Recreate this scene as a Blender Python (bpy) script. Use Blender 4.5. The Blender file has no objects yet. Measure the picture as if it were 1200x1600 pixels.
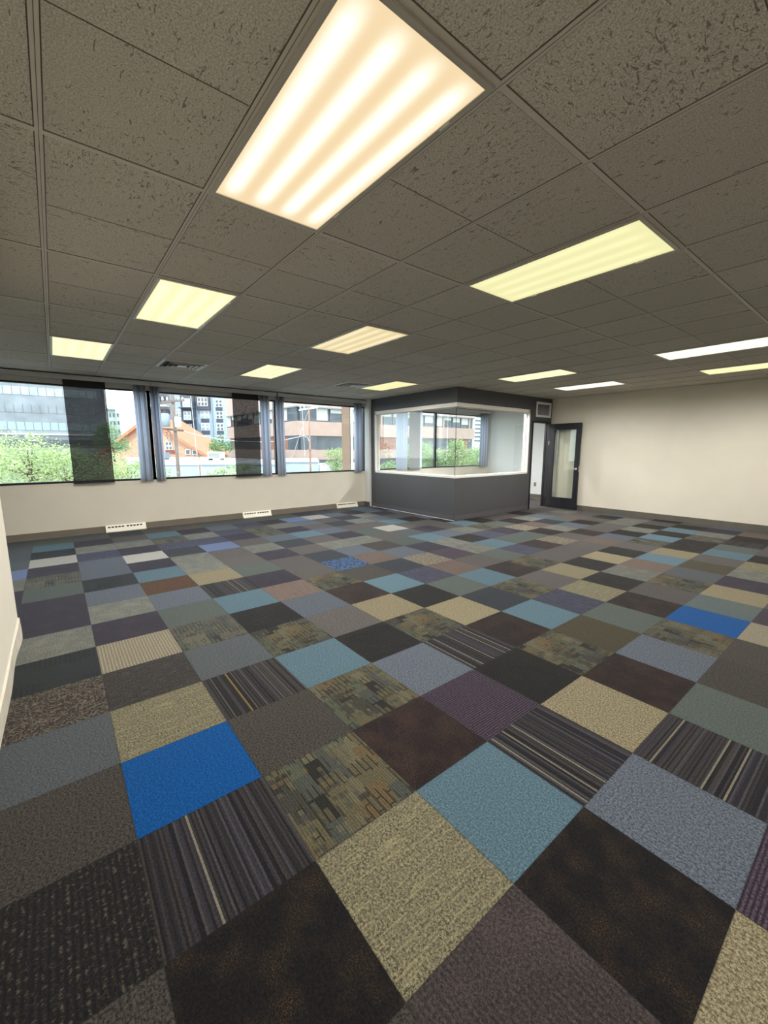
import bpy, bmesh, math, random
from mathutils import Vector, Matrix
PI = math.pi
C = bpy.context.scene.collection
SC = bpy.context.scene
random.seed(7)

# ------------------------------------------------------------------ helpers
def lin(c):
    return c/12.92 if c <= .04045 else ((c+.055)/1.055)**2.4
def S(r, g, b, k=1.0):
    return (min(1, lin(r/255)*k), min(1, lin(g/255)*k), min(1, lin(b/255)*k), 1)

class MB:
    """collects boxes, prisms and tubes into one mesh"""
    def __init__(s): s.v = []; s.f = []; s.m = []; s.sm = []
    def quad(s, pts, mi=0, smooth=False):
        n = len(s.v); s.v += [tuple(p) for p in pts]; s.f.append(tuple(range(n, n+len(pts)))); s.m.append(mi); s.sm.append(smooth)
    def box(s, x0, x1, y0, y1, z0, z1, mi=0, mf=None):
        n = len(s.v)
        s.v += [(x0,y0,z0),(x1,y0,z0),(x1,y1,z0),(x0,y1,z0),(x0,y0,z1),(x1,y0,z1),(x1,y1,z1),(x0,y1,z1)]
        fs = {'-z':(0,3,2,1),'+z':(4,5,6,7),'-y':(0,1,5,4),'+x':(1,2,6,5),'+y':(2,3,7,6),'-x':(3,0,4,7)}
        for k, f in fs.items():
            s.f.append(tuple(n+i for i in f)); s.m.append((mf or {}).get(k, mi)); s.sm.append(False)
        return s
    def obox(s, c, ax, ay, az, mi=0):
        """oriented box: centre and three half vectors"""
        c, ax, ay, az = map(Vector, (c, ax, ay, az)); n = len(s.v)
        for sx, sy, sz in ((-1,-1,-1),(1,-1,-1),(1,1,-1),(-1,1,-1),(-1,-1,1),(1,-1,1),(1,1,1),(-1,1,1)):
            s.v.append(tuple(c+ax*sx+ay*sy+az*sz))
        for f in ((0,3,2,1),(4,5,6,7),(0,1,5,4),(1,2,6,5),(2,3,7,6),(3,0,4,7)):
            s.f.append(tuple(n+i for i in f)); s.m.append(mi); s.sm.append(False)
        return s
    def prism(s, prof, a, b, axis='y', mi=0):
        """closed profile of 2-tuples extruded from a to b along an axis"""
        def P(u, v, t): return {'x':(t,u,v),'y':(u,t,v),'z':(u,v,t)}[axis]
        n = len(s.v); k = len(prof)
        s.v += [P(u, v, a) for u, v in prof]+[P(u, v, b) for u, v in prof]
        for i in range(k):
            j = (i+1) % k; s.f.append((n+i, n+j, n+k+j, n+k+i)); s.m.append(mi); s.sm.append(False)
        s.f.append(tuple(n+i for i in range(k))[::-1]); s.f.append(tuple(n+k+i for i in range(k))); s.m += [mi, mi]; s.sm += [False, False]
        return s
    def tube(s, pts, rad, k=8, mi=0):
        pts = [Vector(p) for p in pts]; n = len(s.v)
        rad = rad if isinstance(rad, (list, tuple)) else [rad]*len(pts)
        for i, p in enumerate(pts):
            d = (pts[min(i+1, len(pts)-1)]-pts[max(i-1, 0)]).normalized()
            u = d.cross(Vector((0, 0, 1)) if abs(d.z) < .9 else Vector((1, 0, 0))).normalized(); w = d.cross(u)
            for q in range(k):
                a = 2*PI*q/k; s.v.append(tuple(p+(u*math.cos(a)+w*math.sin(a))*rad[i]))
        for i in range(len(pts)-1):
            for q in range(k):
                r = (q+1) % k; s.f.append((n+i*k+q, n+i*k+r, n+(i+1)*k+r, n+(i+1)*k+q)); s.m.append(mi); s.sm.append(True)
        s.f.append(tuple(n+q for q in range(k))[::-1]); s.f.append(tuple(n+(len(pts)-1)*k+q for q in range(k))); s.m += [mi, mi]; s.sm += [False, False]
        return s
    def build(s, name, mats, parent=None, bevel=0, fix=True):
        me = bpy.data.meshes.new(name); me.from_pydata(s.v, [], s.f)
        for m in (mats if isinstance(mats, (list, tuple)) else [mats]): me.materials.append(m)
        me.polygons.foreach_set('material_index', s.m); me.polygons.foreach_set('use_smooth', s.sm); me.update()
        if fix:
            bm = bmesh.new(); bm.from_mesh(me); bmesh.ops.recalc_face_normals(bm, faces=bm.faces); bm.to_mesh(me); bm.free()
        o = bpy.data.objects.new(name, me); C.objects.link(o)
        if parent is not None:
            o.parent = parent; o.matrix_parent_inverse = Matrix.Translation(-Vector(parent.location)) if parent.rotation_euler.z == 0 else Matrix.Identity(4)
        if bevel:
            b = o.modifiers.new('bevel', 'BEVEL'); b.width = bevel; b.segments = 2; b.limit_method = 'ANGLE'
        return o
def tag(o, label=None, cat=None, group=None, kind=None):
    if label: o['label'] = label
    if cat: o['category'] = cat
    if group: o['group'] = group
    if kind: o['kind'] = kind
    return o
def empty(name, loc, label=None, cat=None, group=None, kind=None):
    o = bpy.data.objects.new(name, None); C.objects.link(o); o.location = loc; o.empty_display_size = .1
    return tag(o, label, cat, group, kind)
def struct(name, mb, mats, **k):
    return tag(mb.build(name, mats, **k), kind='structure')

# ------------------------------------------------------------------ materials
class NT:
    def __init__(s, name):
        s.mat = bpy.data.materials.new(name); s.mat.use_nodes = True; s.t = s.mat.node_tree
        s.b = s.t.nodes['Principled BSDF']; s.out = s.t.nodes['Material Output']
    def n(s, typ, **kw):
        nd = s.t.nodes.new(typ)
        for k, v in kw.items():
            if k.startswith('i_'): nd.inputs[k[2:].replace('_', ' ')].default_value = v
            else: setattr(nd, k, v)
        return nd
    def l(s, a, b): s.t.links.new(a, b)
    def math(s, op, a, b=None, c=None, clamp=False):
        nd = s.n('ShaderNodeMath', operation=op, use_clamp=clamp)
        for i, x in enumerate((a, b, c)):
            if x is None: continue
            if isinstance(x, (int, float)): nd.inputs[i].default_value = x
            else: s.l(x, nd.inputs[i])
        return nd.outputs[0]
    def noise(s, vec, scale, detail=2, rough=.5, dim='3D', dist=0):
        nd = s.n('ShaderNodeTexNoise', noise_dimensions=dim); nd.inputs['Scale'].default_value = scale
        nd.inputs['Detail'].default_value = detail; nd.inputs['Roughness'].default_value = rough; nd.inputs['Distortion'].default_value = dist
        if dim == '1D': s.l(vec, nd.inputs['W'])
        else: s.l(vec, nd.inputs['Vector'])
        return nd.outputs['Fac']
    def ramp(s, fac, stops, mode='LINEAR'):
        nd = s.n('ShaderNodeValToRGB'); cr = nd.color_ramp; cr.interpolation = mode
        while len(cr.elements) < len(stops): cr.elements.new(.5)
        for e, (p, c) in zip(cr.elements, stops):
            e.position = p; e.color = c if isinstance(c, (tuple, list)) else (c, c, c, 1)
        s.l(fac, nd.inputs[0]); return nd.outputs[0]
    def mix(s, fac, a, b, mode='MIX'):
        nd = s.n('ShaderNodeMix', data_type='RGBA', blend_type=mode); nd.clamp_factor = True
        for i, x in ((0, fac), (6, a), (7, b)):
            if isinstance(x, (int, float, tuple, list)): nd.inputs[i].default_value = x
            else: s.l(x, nd.inputs[i])
        return nd.outputs[2]
    def map(s, vec, scale=(1,1,1), rot=(0,0,0), loc=(0,0,0)):
        nd = s.n('ShaderNodeMapping'); nd.inputs['Scale'].default_value = scale; nd.inputs['Rotation'].default_value = rot; nd.inputs['Location'].default_value = loc
        s.l(vec, nd.inputs['Vector']); return nd.outputs[0]
    def obj(s): return s.n('ShaderNodeTexCoord').outputs['Object']
    def uv(s): return s.n('ShaderNodeTexCoord').outputs['UV']
    def bump(s, h, st=.3, dist=.01):
        nd = s.n('ShaderNodeBump'); nd.inputs['Strength'].default_value = st; nd.inputs['Distance'].default_value = dist
        s.l(h, nd.inputs['Height']); s.l(nd.outputs[0], s.b.inputs['Normal'])
    def sep(s, vec):
        nd = s.n('ShaderNodeSeparateXYZ'); s.l(vec, nd.inputs[0]); return nd.outputs

def M(name, col, rough=.6, metal=0, spec=.5, nz=None, bump=0, bscale=200):
    t = NT(name); t.b.inputs['Base Color'].default_value = col
    t.b.inputs['Roughness'].default_value = rough; t.b.inputs['Metallic'].default_value = metal; t.b.inputs['Specular IOR Level'].default_value = spec
    v = t.obj()
    if nz:   # (scale, amount)
        f = t.noise(v, nz[0], 3); a = nz[1]
        lo = tuple(max(0, c*(1-a)) for c in col[:3])+(1,); hi = tuple(min(1, c*(1+a)) for c in col[:3])+(1,)
        t.l(t.ramp(f, [(.3, lo), (.7, hi)]), t.b.inputs['Base Color'])
    if bump: t.bump(t.noise(v, bscale, 3), bump, .004)
    return t.mat

def glass(name, tint=(.9,.95,.93,1), refl=1.0, spec=1.45):
    t = NT(name); t.t.nodes.remove(t.b)
    tr = t.n('ShaderNodeBsdfTransparent'); tr.inputs[0].default_value = tint
    gl = t.n('ShaderNodeBsdfGlossy'); gl.inputs['Roughness'].default_value = .01; gl.inputs[0].default_value = (refl, refl, refl, 1)
    lw = t.n('ShaderNodeLayerWeight'); lw.inputs[0].default_value = .5; f0 = ((spec-1)/(spec+1))**2
    fr = t.math('MULTIPLY_ADD', t.math('POWER', lw.outputs['Facing'], 4.5), .9, f0)
    mx = t.n('ShaderNodeMixShader'); t.l(fr, mx.inputs[0]); t.l(tr.outputs[0], mx.inputs[1]); t.l(gl.outputs[0], mx.inputs[2])
    t.l(mx.outputs[0], t.out.inputs[0]); return t.mat

WALL = S(225, 218, 202)
m_wall = M('wall_paint_cream', WALL, .75, nz=(3, .02), bump=.15, bscale=160)
m_wallw = M('wall_paint_white', S(232, 232, 228), .7, bump=.1, bscale=160)
m_dark = M('wall_paint_charcoal', S(80, 81, 84), .55, nz=(2, .04), bump=.15, bscale=160)
m_base = M('vinyl_baseboard_taupe', S(120, 112, 100), .5, nz=(4, .06))
m_based = M('vinyl_baseboard_dark', S(98, 93, 84), .5, nz=(4, .08))
m_basep = M('vinyl_baseboard_grey', S(92, 90, 94), .45)
m_basel = M('vinyl_baseboard_pale', S(205, 198, 182), .5, nz=(9, .08))
m_strip = M('white_caulk_strip', S(245, 245, 248), .5)
m_trim = M('white_trim_paint', S(238, 234, 226), .45)
m_black = M('black_frame', S(20, 20, 21), .4)
m_door = M('black_door_paint', S(30, 29, 34), .4, nz=(5, .1))
m_tee = M('ceiling_tee_paint', S(200, 194, 182), .5)
m_gap = M('ceiling_shadow_paint', S(92, 87, 79), .9)
m_fix = M('fixture_door_metal', S(190, 184, 172), .35, metal=.3)
m_alu = M('diffuser_aluminium', S(236, 236, 234), .4)
m_blade = M('grille_blade_grey', S(96, 92, 88), .5)
m_ductshade = M('duct_shade_black', S(22, 22, 22), .9)
m_val = M('valance_grey', S(196, 196, 194), .5)
m_vane = M('vane_fabric_blue_grey', S(222, 227, 238), .6, nz=(60, .03))
m_vane2 = M('vane_fabric_grey_shaded', S(198, 196, 202), .6, nz=(60, .03))  # darker copy of the fabric; alternating vanes paint in shaded stripes
for vm, vc_ in ((m_vane, (.93, .95, 1, 1)), (m_vane2, (.68, .70, .76, 1))):
    nt_ = vm.node_tree; pb = nt_.nodes['Principled BSDF']; tl_ = nt_.nodes.new('ShaderNodeBsdfTranslucent'); tl_.inputs[0].default_value = vc_
    mx_ = nt_.nodes.new('ShaderNodeMixShader'); mx_.inputs[0].default_value = .72; nt_.links.new(pb.outputs[0], mx_.inputs[1]); nt_.links.new(tl_.outputs[0], mx_.inputs[2]); nt_.links.new(mx_.outputs[0], nt_.nodes['Material Output'].inputs[0])
m_chrome = M('satin_chrome', S(235, 232, 226), .35, metal=.55)
m_heater = M('heater_enamel_cream', S(250, 244, 230), .4)
m_slot = M('heater_slot_shade', S(40, 33, 28), .8)
m_outlet = M('outlet_plate', S(150, 140, 130), .5)
m_wglass = glass('window_glass', (.93, .97, .96, 1))
m_oglass = glass('partition_glass', (.95, .975, .97, 1))
m_dglass = glass('door_glass', (.92, .94, .92, 1), spec=1.7)

def sheer(name, col, alpha, bandy=False):
    t = NT(name); t.b.inputs['Base Color'].default_value = col; t.b.inputs['Roughness'].default_value = .8
    v = t.map(t.obj(), (1, 60, 160)); f = t.noise(v, 3, 3, .6)
    a = t.ramp(f, [(.35, alpha-.10), (.65, alpha+.12)])
    tr = t.n('ShaderNodeBsdfTransparent'); mx = t.n('ShaderNodeMixShader')
    t.l(a, mx.inputs[0]); t.l(tr.outputs[0], mx.inputs[1]); t.l(t.b.outputs[0], mx.inputs[2]); t.l(mx.outputs[0], t.out.inputs[0]); return t.mat
m_sheer = sheer('sheer_panel_charcoal', S(38, 37, 38), .71)
m_sheerg = sheer('sheer_panel_grey', S(150, 150, 150), .82)
m_solid = M('panel_bar_black', S(14, 14, 15), .6)

def ceiling_mat():
    t = NT('fissured_ceiling_tile'); v = t.obj(); sx, sy, sz = t.sep(v)
    # fissures: short elongated pits, patchy
    g = t.noise(v, 150, 4, .75)
    cx = t.math('FLOOR', t.math('DIVIDE', t.math('SUBTRACT', sx, .1726), .6096)); cy = t.math('FLOOR', t.math('DIVIDE', t.math('SUBTRACT', sy, .1817), .6096))
    cv = t.n('ShaderNodeCombineXYZ'); t.l(cx, cv.inputs[0]); t.l(cy, cv.inputs[1])
    wn = t.n('ShaderNodeTexWhiteNoise', noise_dimensions='2D'); t.l(cv.outputs[0], wn.inputs['Vector'])
    a1 = t.noise(t.map(v, (20, 52, 1)), 1, 5, .66, dist=1.1); a2 = t.noise(t.map(v, (52, 20, 1)), 1, 5, .66, dist=1.1)
    a = t.mix(t.ramp(wn.outputs[0], [(0, 0), (.62, 1)], 'CONSTANT'), a1, a2)
    b = t.noise(v, 62, 4, .65, dist=1.2); p = t.noise(v, 1.3, 3)
    amt = t.math('MULTIPLY_ADD', wn.outputs[0], .030, t.math('MULTIPLY', t.ramp(p, [(.35, 0), (.65, 1)]), .045))
    fa = t.ramp(t.math('SUBTRACT', a, amt), [(.300, 1), (.335, 0)]); fb = t.ramp(t.math('SUBTRACT', b, amt), [(.275, .8), (.325, 0)])
    fis = t.math('MAXIMUM', fa, fb)
    base = t.mix(t.math('MULTIPLY', wn.outputs[0], 1), S(214, 208, 196), S(228, 222, 210))
    base = t.mix(t.ramp(g, [(.38, .9), (.62, 0)]), base, S(160, 154, 142))
    base = t.mix(t.math('MULTIPLY', fis, .75), base, S(110, 104, 94))
    t.l(base, t.b.inputs['Base Color']); t.b.inputs['Roughness'].default_value = .95; t.b.inputs['Specular IOR Level'].default_value = .1
    h = t.math('SUBTRACT', t.math('MULTIPLY', g, .25), fis); t.bump(h, .8, .005)
    return t.mat
m_ceil = ceiling_mat()

# ---------------- carpet tiles: one procedural material per kind of tile
G = 0.46     # paint colours below are written as seen
def carpet(name, c1, c2, c3=None, fine=105, med=None, ribs=None, stripes=None, blocks=None, zig=None, splotch=None, dash=None, ax=(1, 1)):
    """c1 dark yarn, c2 light yarn, c3 patch colour; UV runs 0..1 over one 50 cm tile"""
    t = NT('carpet_'+name); v = t.obj(); uv = t.uv(); su = t.sep(uv)
    K = lambda c: S(c[0], c[1], c[2], G)
    vs = t.map(v, (ax[0], ax[1], 1))
    f = t.noise(vs, fine, 4, .9)
    col = t.ramp(f, [(.44, K(c1)), (.56, K(c2))])
    h = f
    if med and c3:
        mk = t.noise(v, med[0], 3, .6); mk = t.ramp(mk, [(med[1]-.12, 0), (med[1]+.10, 1)])
        mk = t.math('MULTIPLY', mk, t.ramp(t.noise(v, fine*1.9, 3, .8), [(.5, 0), (.58, 1)]))
        col = t.mix(mk, col, K(c3))
    if stripes:                                 # bands of constant colour running along u
        w = t.math('MULTIPLY', su[1], stripes[0]); w = t.math('FLOOR', w)
        wn = t.n('ShaderNodeTexWhiteNoise', noise_dimensions='2D'); cv = t.n('ShaderNodeCombineXYZ'); t.l(w, cv.inputs[0])
        t.l(t.n('ShaderNodeObjectInfo').outputs['Random'], cv.inputs[1]); t.l(cv.outputs[0], wn.inputs['Vector'])
        at = t.n('ShaderNodeAttribute', attribute_name='tile_seed'); t.l(at.outputs['Fac'], cv.inputs[1])
        sc = t.ramp(wn.outputs[0], [(p, K(c)) for p, c in stripes[1]], 'CONSTANT')
        col = t.mix(.84, col, sc); col = t.mix(t.ramp(f, [(.3, .55), (.6, 0)]), col, (.004, .004, .005, 1))
    if blocks:                                  # layered rectangular patches
        at = t.n('ShaderNodeAttribute', attribute_name='tile_seed')
        off = t.n('ShaderNodeVectorMath', operation='ADD'); t.l(uv, off.inputs[0]); cv = t.n('ShaderNodeCombineXYZ'); t.l(at.outputs['Fac'], cv.inputs[0]); t.l(at.outputs['Fac'], cv.inputs[1]); t.l(cv.outputs[0], off.inputs[1])
        def brick(sc, wd, ht, m, vec):
            b = t.n('ShaderNodeTexBrick'); b.offset = .37; b.inputs['Scale'].default_value = sc; b.inputs['Mortar Size'].default_value = m; b.inputs['Mortar Smooth'].default_value = .0
            b.inputs['Brick Width'].default_value = wd; b.inputs['Row Height'].default_value = ht
            b.inputs['Color1'].default_value = (0, 0, 0, 1); b.inputs['Color2'].default_value = (1, 1, 1, 1); b.inputs['Mortar'].default_value = (0, 0, 0, 1)
            t.l(vec, b.inputs['Vector']); return b
        wb = t.n('ShaderNodeVectorMath', operation='ADD'); t.l(off.outputs[0], wb.inputs[0])
        b1 = brick(3.1, .9, .5, .0, off.outputs[0]); b2 = brick(5.3, .8, .34, .0, t.map(off.outputs[0], rot=(0, 0, PI/2), loc=(.2, .13, 0))); b3 = brick(6, 1.9, .36, .05, t.map(off.outputs[0], loc=(.31, .07, 0)))
        pc = t.ramp(b1.outputs['Color'], [(p, K(c)) for p, c in blocks], 'CONSTANT')
        pc2 = t.ramp(b2.outputs['Color'], [(p, K(c)) for p, c in blocks[1:]+[(.93, blocks[0][1])]], 'CONSTANT')
        sel = t.ramp(b3.outputs['Color'], [(.0, 0), (.5, 1)], 'CONSTANT')
        pcol = t.mix(t.math('MULTIPLY', sel, .75), pc, pc2)
        lm_ = t.ramp(t.noise(off.outputs[0], 4, 1), [(.50, 0), (.53, .8)])
        pcol = t.mix(t.math('MULTIPLY', b3.outputs['Fac'], lm_), pcol, K((34, 32, 32)))
        col = t.mix(.82, col, pcol); col = t.mix(t.ramp(f, [(.32, .5), (.6, 0)]), col, (.008, .007, .007, 1))
    if zig:
        e = t.math('ABSOLUTE', t.math('SUBTRACT', t.noise(v, zig, 2, .5, dist=.6), .5))
        zf = t.ramp(e, [(.018, 1), (.045, 0)])
        col = t.mix(t.math('MULTIPLY', zf, t.ramp(f, [(.3, .6), (.55, 1)])), col, K(c3)); h = t.math('ADD', h, zf)
    if splotch:
        sp = t.ramp(t.noise(v, splotch, 4, .7), [(.48, 0), (.54, 1)]); col = t.mix(sp, col, K(c3))
    if dash:
        d1 = t.noise(t.map(uv, (dash[0], dash[1], 1)), 1, 2, .7); col = t.mix(t.ramp(d1, [(.56, 0), (.62, dash[3] if len(dash) > 3 else .9)]), col, K(dash[2]))
    if ribs:                                    # cords running along u
        r = t.math('SINE', t.math('MULTIPLY', su[1], ribs[0]*2*PI)); r = t.math('MULTIPLY_ADD', r, .5, .5)
        msk = 1.0
        if len(ribs) > 2 and ribs[2]: msk = t.ramp(t.noise(v, ribs[2], 1), [(.44, 0), (.52, 1)])
        k = t.math('MULTIPLY', t.math('MULTIPLY', r, ribs[1]), msk)
        col = t.mix(k, col, K(ribs[3]) if len(ribs) > 3 else (.006, .006, .008, 1)); h = t.math('SUBTRACT', h, k)
    # small tone differences from tile to tile
    at = t.n('ShaderNodeAttribute', attribute_name='tile_seed'); hs = t.n('ShaderNodeHueSaturation')
    gr = t.math('MULTIPLY_ADD', t.noise(v, 120, 4, .95), 2.6, -1.3)
    t.l(t.math('MAXIMUM', t.math('ADD', t.math('MULTIPLY_ADD', at.outputs['Fac'], .22, .91), gr), .25), hs.inputs['Value']); t.l(col, hs.inputs['Color']); col = hs.outputs[0]
    # narrow butt seams between neighbouring tiles
    e = t.math('MINIMUM', t.math('MINIMUM', su[0], t.math('SUBTRACT', 1, su[0])), t.math('MINIMUM', su[1], t.math('SUBTRACT', 1, su[1])))
    col = t.mix(t.ramp(e, [(.0, .55), (.008, 0)]), col, (.01, .01, .01, 1))
    t.l(col, t.b.inputs['Base Color']); t.b.inputs['Roughness'].default_value = .8; t.b.inputs['Specular IOR Level'].default_value = .08
    t.b.inputs['Sheen Weight'].default_value = .10; t.b.inputs['Sheen Roughness'].default_value = .35
    t.bump(h, .55, .004)
    return t.mat
STR = [(0, (38,36,40)), (.16, (72,68,70)), (.34, (50,47,52)), (.50, (92,90,96)), (.60, (28,27,30)), (.74, (80,74,72)), (.86, (62,60,76)), (.945, (170,162,140))]
STRY = [(0, (38,36,40)), (.16, (72,68,70)), (.34, (50,47,52)), (.50, (84,82,86)), (.60, (28,27,30)), (.74, (80,74,72)), (.90, (120,114,100)), (.975, (184,158,76))]
BLK = [(0, (34,34,38)), (.14, (124,118,90)), (.30, (110,118,98)), (.44, (136,116,80)), (.55, (80,78,72)), (.66, (140,134,106)), (.82, (94,100,94))]
BLKG = [(0, (50,52,56)), (.12, (120,120,104)), (.30, (104,110,98)), (.45, (96,98,94)), (.6, (132,128,108)), (.74, (112,104,94)), (.86, (90,94,92))]
KINDS = {
 'B': carpet('bright_blue', (0,72,140), (10,104,182)),
 'L': carpet('light_blue', (88,115,130), (114,145,160), fine=120),
 'T': carpet('tan', (112,102,78), (196,184,150)),
 'H': carpet('olive_heather', (80,75,60), (172,165,134), (142,136,112), med=(9,.52), dash=(40, 3, (196,186,140), .4)),
 'D': carpet('black_speckled', (22,20,23), (40,36,38), (88,72,52), med=(7,.56)),
 'd': carpet('charcoal_cord', (28,28,28), (50,48,46), ribs=(30,.75,3.2)),
 'R': carpet('rust_speckled', (38,30,26), (120,84,58)),
 'b': carpet('dark_brown_speckled', (30,24,26), (58,46,46), (94,72,58), med=(6,.54)),
 'P': carpet('aubergine', (44,42,54), (68,62,78), (92,82,86), med=(6,.6)),
 'A': carpet('dark_slate', (46,52,60), (68,74,82)),
 'a': carpet('dark_slate_ribbed', (36,42,46), (58,64,66), ribs=(18,.7,3.0)),
 'C': carpet('denim_heather', (72,80,92), (128,137,150)),
 'c': carpet('slate_grey', (74,80,84), (106,112,116)),
 'G': carpet('grey_green_mottle', (82,86,82), (152,154,146), (176,172,154), med=(8,.54)),
 'M': carpet('taupe_grey_heather', (62,59,58), (128,122,120)),
 'm': carpet('dark_taupe_heather', (48,46,44), (98,92,86)),
 'N': carpet('rose_taupe', (92,78,74), (150,130,118), dash=(3, 34, (84,74,72), .6)),
 'V': carpet('mauve_cord', (58,48,62), (124,104,124), ribs=(34,.8)),
 'v': carpet('purple_blue_stripe', (56,58,78), (84,86,110), dash=(3, 40, (120,118,132), .6)),
 'E': carpet('sage_slate', (78,88,84), (112,120,112), (92,108,108), med=(5,.5)),
 'O': carpet('olive_brown', (66,62,48), (96,90,68)),
 'W': carpet('cream_corduroy', (150,140,118), (204,196,172), ribs=(25,.6,None,(110,98,78))),
 'w': carpet('pale_heather', (168,166,158), (224,222,212)),
 'Z': carpet('zigzag_dark', (46,40,36), (78,70,64), (142,132,118), zig=40),
 'z': carpet('zigzag_pale', (92,82,72), (132,120,104), (206,196,172), zig=44),
 'Y': carpet('olive_patchwork', (80,78,60), (112,106,82), blocks=BLK, ribs=(40,.35)),
 'y': carpet('grey_patchwork', (84,86,76), (120,118,104), blocks=BLKG, ribs=(40,.25)),
 'S': carpet('dark_stripe', (40,38,40), (80,78,80), stripes=(62, STR)),
 's': carpet('dark_stripe_gold_line', (40,38,40), (80,78,80), stripes=(62, STRY)),
 'F': carpet('black_dashed_rib', (26,25,25), (60,56,52), ribs=(26,.85), dash=(34, 22, (128,120,104), .5)),
 'X': carpet('blue_black_splotch', (60,96,150), (110,150,200), (36,44,70), splotch=28),
 'I': carpet('periwinkle', (98,116,158), (138,156,200)),
 'J': carpet('speckled_black_lines', (28,26,28), (88,82,80), dash=(60, 6, (130,124,112), .35)),
 'U': carpet('mauve_taupe_patches', (60,54,54), (100,90,90), (58,54,46), med=(4,.5), ribs=(26,.35,3.5)),
 'Q': carpet('blue_green_fade', (86,104,112), (122,138,136), (132,130,104), med=(3,.56)),
}
R90 = set('')
# rows run away from the camera (y), columns from the window wall (x index -16) towards the camera
ROWS = {
 -4: (-16, 'cccccIGPPPGAZcmFmD'),
 -3: (-16, 'EELawPyEPPGaZcmFmD'),
 -2: (-16, 'ccPGvCCaCGPWJHBSDm'),
 -1: (-16, 'AAMGPwPLRCEycsmYHUU'),
  0: (-16, 'MMLyvAGGTSLdYLYbLDT'),
  1: (-16, 'MMPGvIMMEPNCMdCVSCV'),
  2: (-16, 'McCvPMGPMMYbTYSdTSC'),
  3: (-16, 'McvyyCAMAXmLdTbYbEE'),
  4: (-16, 'EEPGPLMGCNAvEALOCmm'),
  5: (-16, 'EEICMCPGmCzNLYvEYmm'),
  6: (-16, 'MAwMAMEMEPVMbMHbBWM'),
  7: (-16, 'AvCPGMwcLGGEYTdMQVM'),
  8: (-16, 'MMPGCLMPCDLvMdGYTMM'),
  9: (-16, 'MLCPMDMMGvEbMTNcPMM'),
 10: (-16, 'MCPCMCDLYPEzMdLOGMM'),
 11: (-16, 'cMMCPMMDEzDMNMTMHMM'),
 12: (-16, 'PMCMcDMMDNGbCyDLDMM'),
 13: (-16, 'MGcMPMGMGACMDLDEMMM'),
 14: (-16, 'cMMGMCMDCEDMGDySMMM'),
 15: (-16, 'AMCMGMMMMNMGDLGDMMM'),
 16: (-16, 'MGcMCMMMGMDGMDPNMMM'),
 17: (-16, 'cMMGMcMMMMCMDMCMMMM'),
 18: (-16, 'MAMcGMCMMcMMAcMMcM'),
}
TURN = {(2,1),(1,-1),(1,2),(14,-1)}        # tiles laid a quarter turn round
XW, XB, YR, YL, HC = -7.6, 3.6, 8.8, -1.475, 2.70
OX, OY, XC, YO = -4.52, 5.26, -3.25, 10.35
def clip_rect(a0, a1, b0, b1, r):
    return max(a0, r[0]), min(a1, r[1]), max(b0, r[2]), min(b1, r[3])
def make_floor():
    regs = [(XW-.1, XB+.1, YL-.05, YR+.02), (XW-.1, XC+.02, -4.1, YL-.05), (XW-.1, OX+.02, YR+.02, YO+.1)]
    keys = sorted(KINDS); idx = {k: i for i, k in enumerate(keys)}; rnd = random.Random(3)
    verts, faces, mi, uvs, seeds = [], [], [], [], []
    fill = 'MMCcGAEDPmNLHYSbT'
    for i in range(-9, 22):
        for j in range(-16, 8):
            st, row = ROWS.get(i, (0, ''))
            k = row[j-st] if 0 <= j-st < len(row) else rnd.choice(fill)
            sd = rnd.random()
            for r in regs:
                x0, x1, y0, y1 = clip_rect(j*.5, j*.5+.5, i*.5, i*.5+.5, r)
                if x1-x0 < 1e-4 or y1-y0 < 1e-4: continue
                n = len(verts); pts = [(x0,y0),(x1,y0),(x1,y1),(x0,y1)]
                verts += [(x, y, 0) for x, y in pts]; faces.append((n, n+1, n+2, n+3)); mi.append(idx[k]); seeds.append(sd)
                for x, y in pts:
                    u, w = (x-j*.5)/.5, (y-i*.5)/.5
                    uvs.append((w, u) if (i, j) in TURN else (u, w))
    me = bpy.data.meshes.new('floor'); me.from_pydata(verts, [], faces)
    for k in keys: me.materials.append(KINDS[k])
    me.polygons.foreach_set('material_index', mi)
    ul = me.uv_layers.new(name='UVMap'); ul.data.foreach_set('uv', [c for p in uvs for c in p])
    at = me.attributes.new('tile_seed', 'FLOAT', 'FACE'); at.data.foreach_set('value', seeds); me.update()
    o = bpy.data.objects.new('floor', me); C.objects.link(o); tag(o, kind='structure')
    return o
make_floor()

# ------------------------------------------------------------------ ceiling with its lay-in grid
GX, GY, MX, MY = .1726, .1817, 1.2192, .6096
cb = MB(); 
for (x0, x1, y0, y1) in ((XW-.15, XB+.1, YL-.0, YR+.1), (XW-.15, XC+.1, -4.1, YL), (XW-.15, OX+.1, YR+.1, YO+.1)):
    cb.box(x0, x1, y0, y1, HC, HC+.15)
struct('ceiling', cb, m_ceil)
tb = MB()
def in_room(x, y):
    return (XW < x < XB and YL < y < YR) or (XW < x < XC and -4 < y <= YL) or (XW < x < OX and YR <= y < YO)
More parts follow.
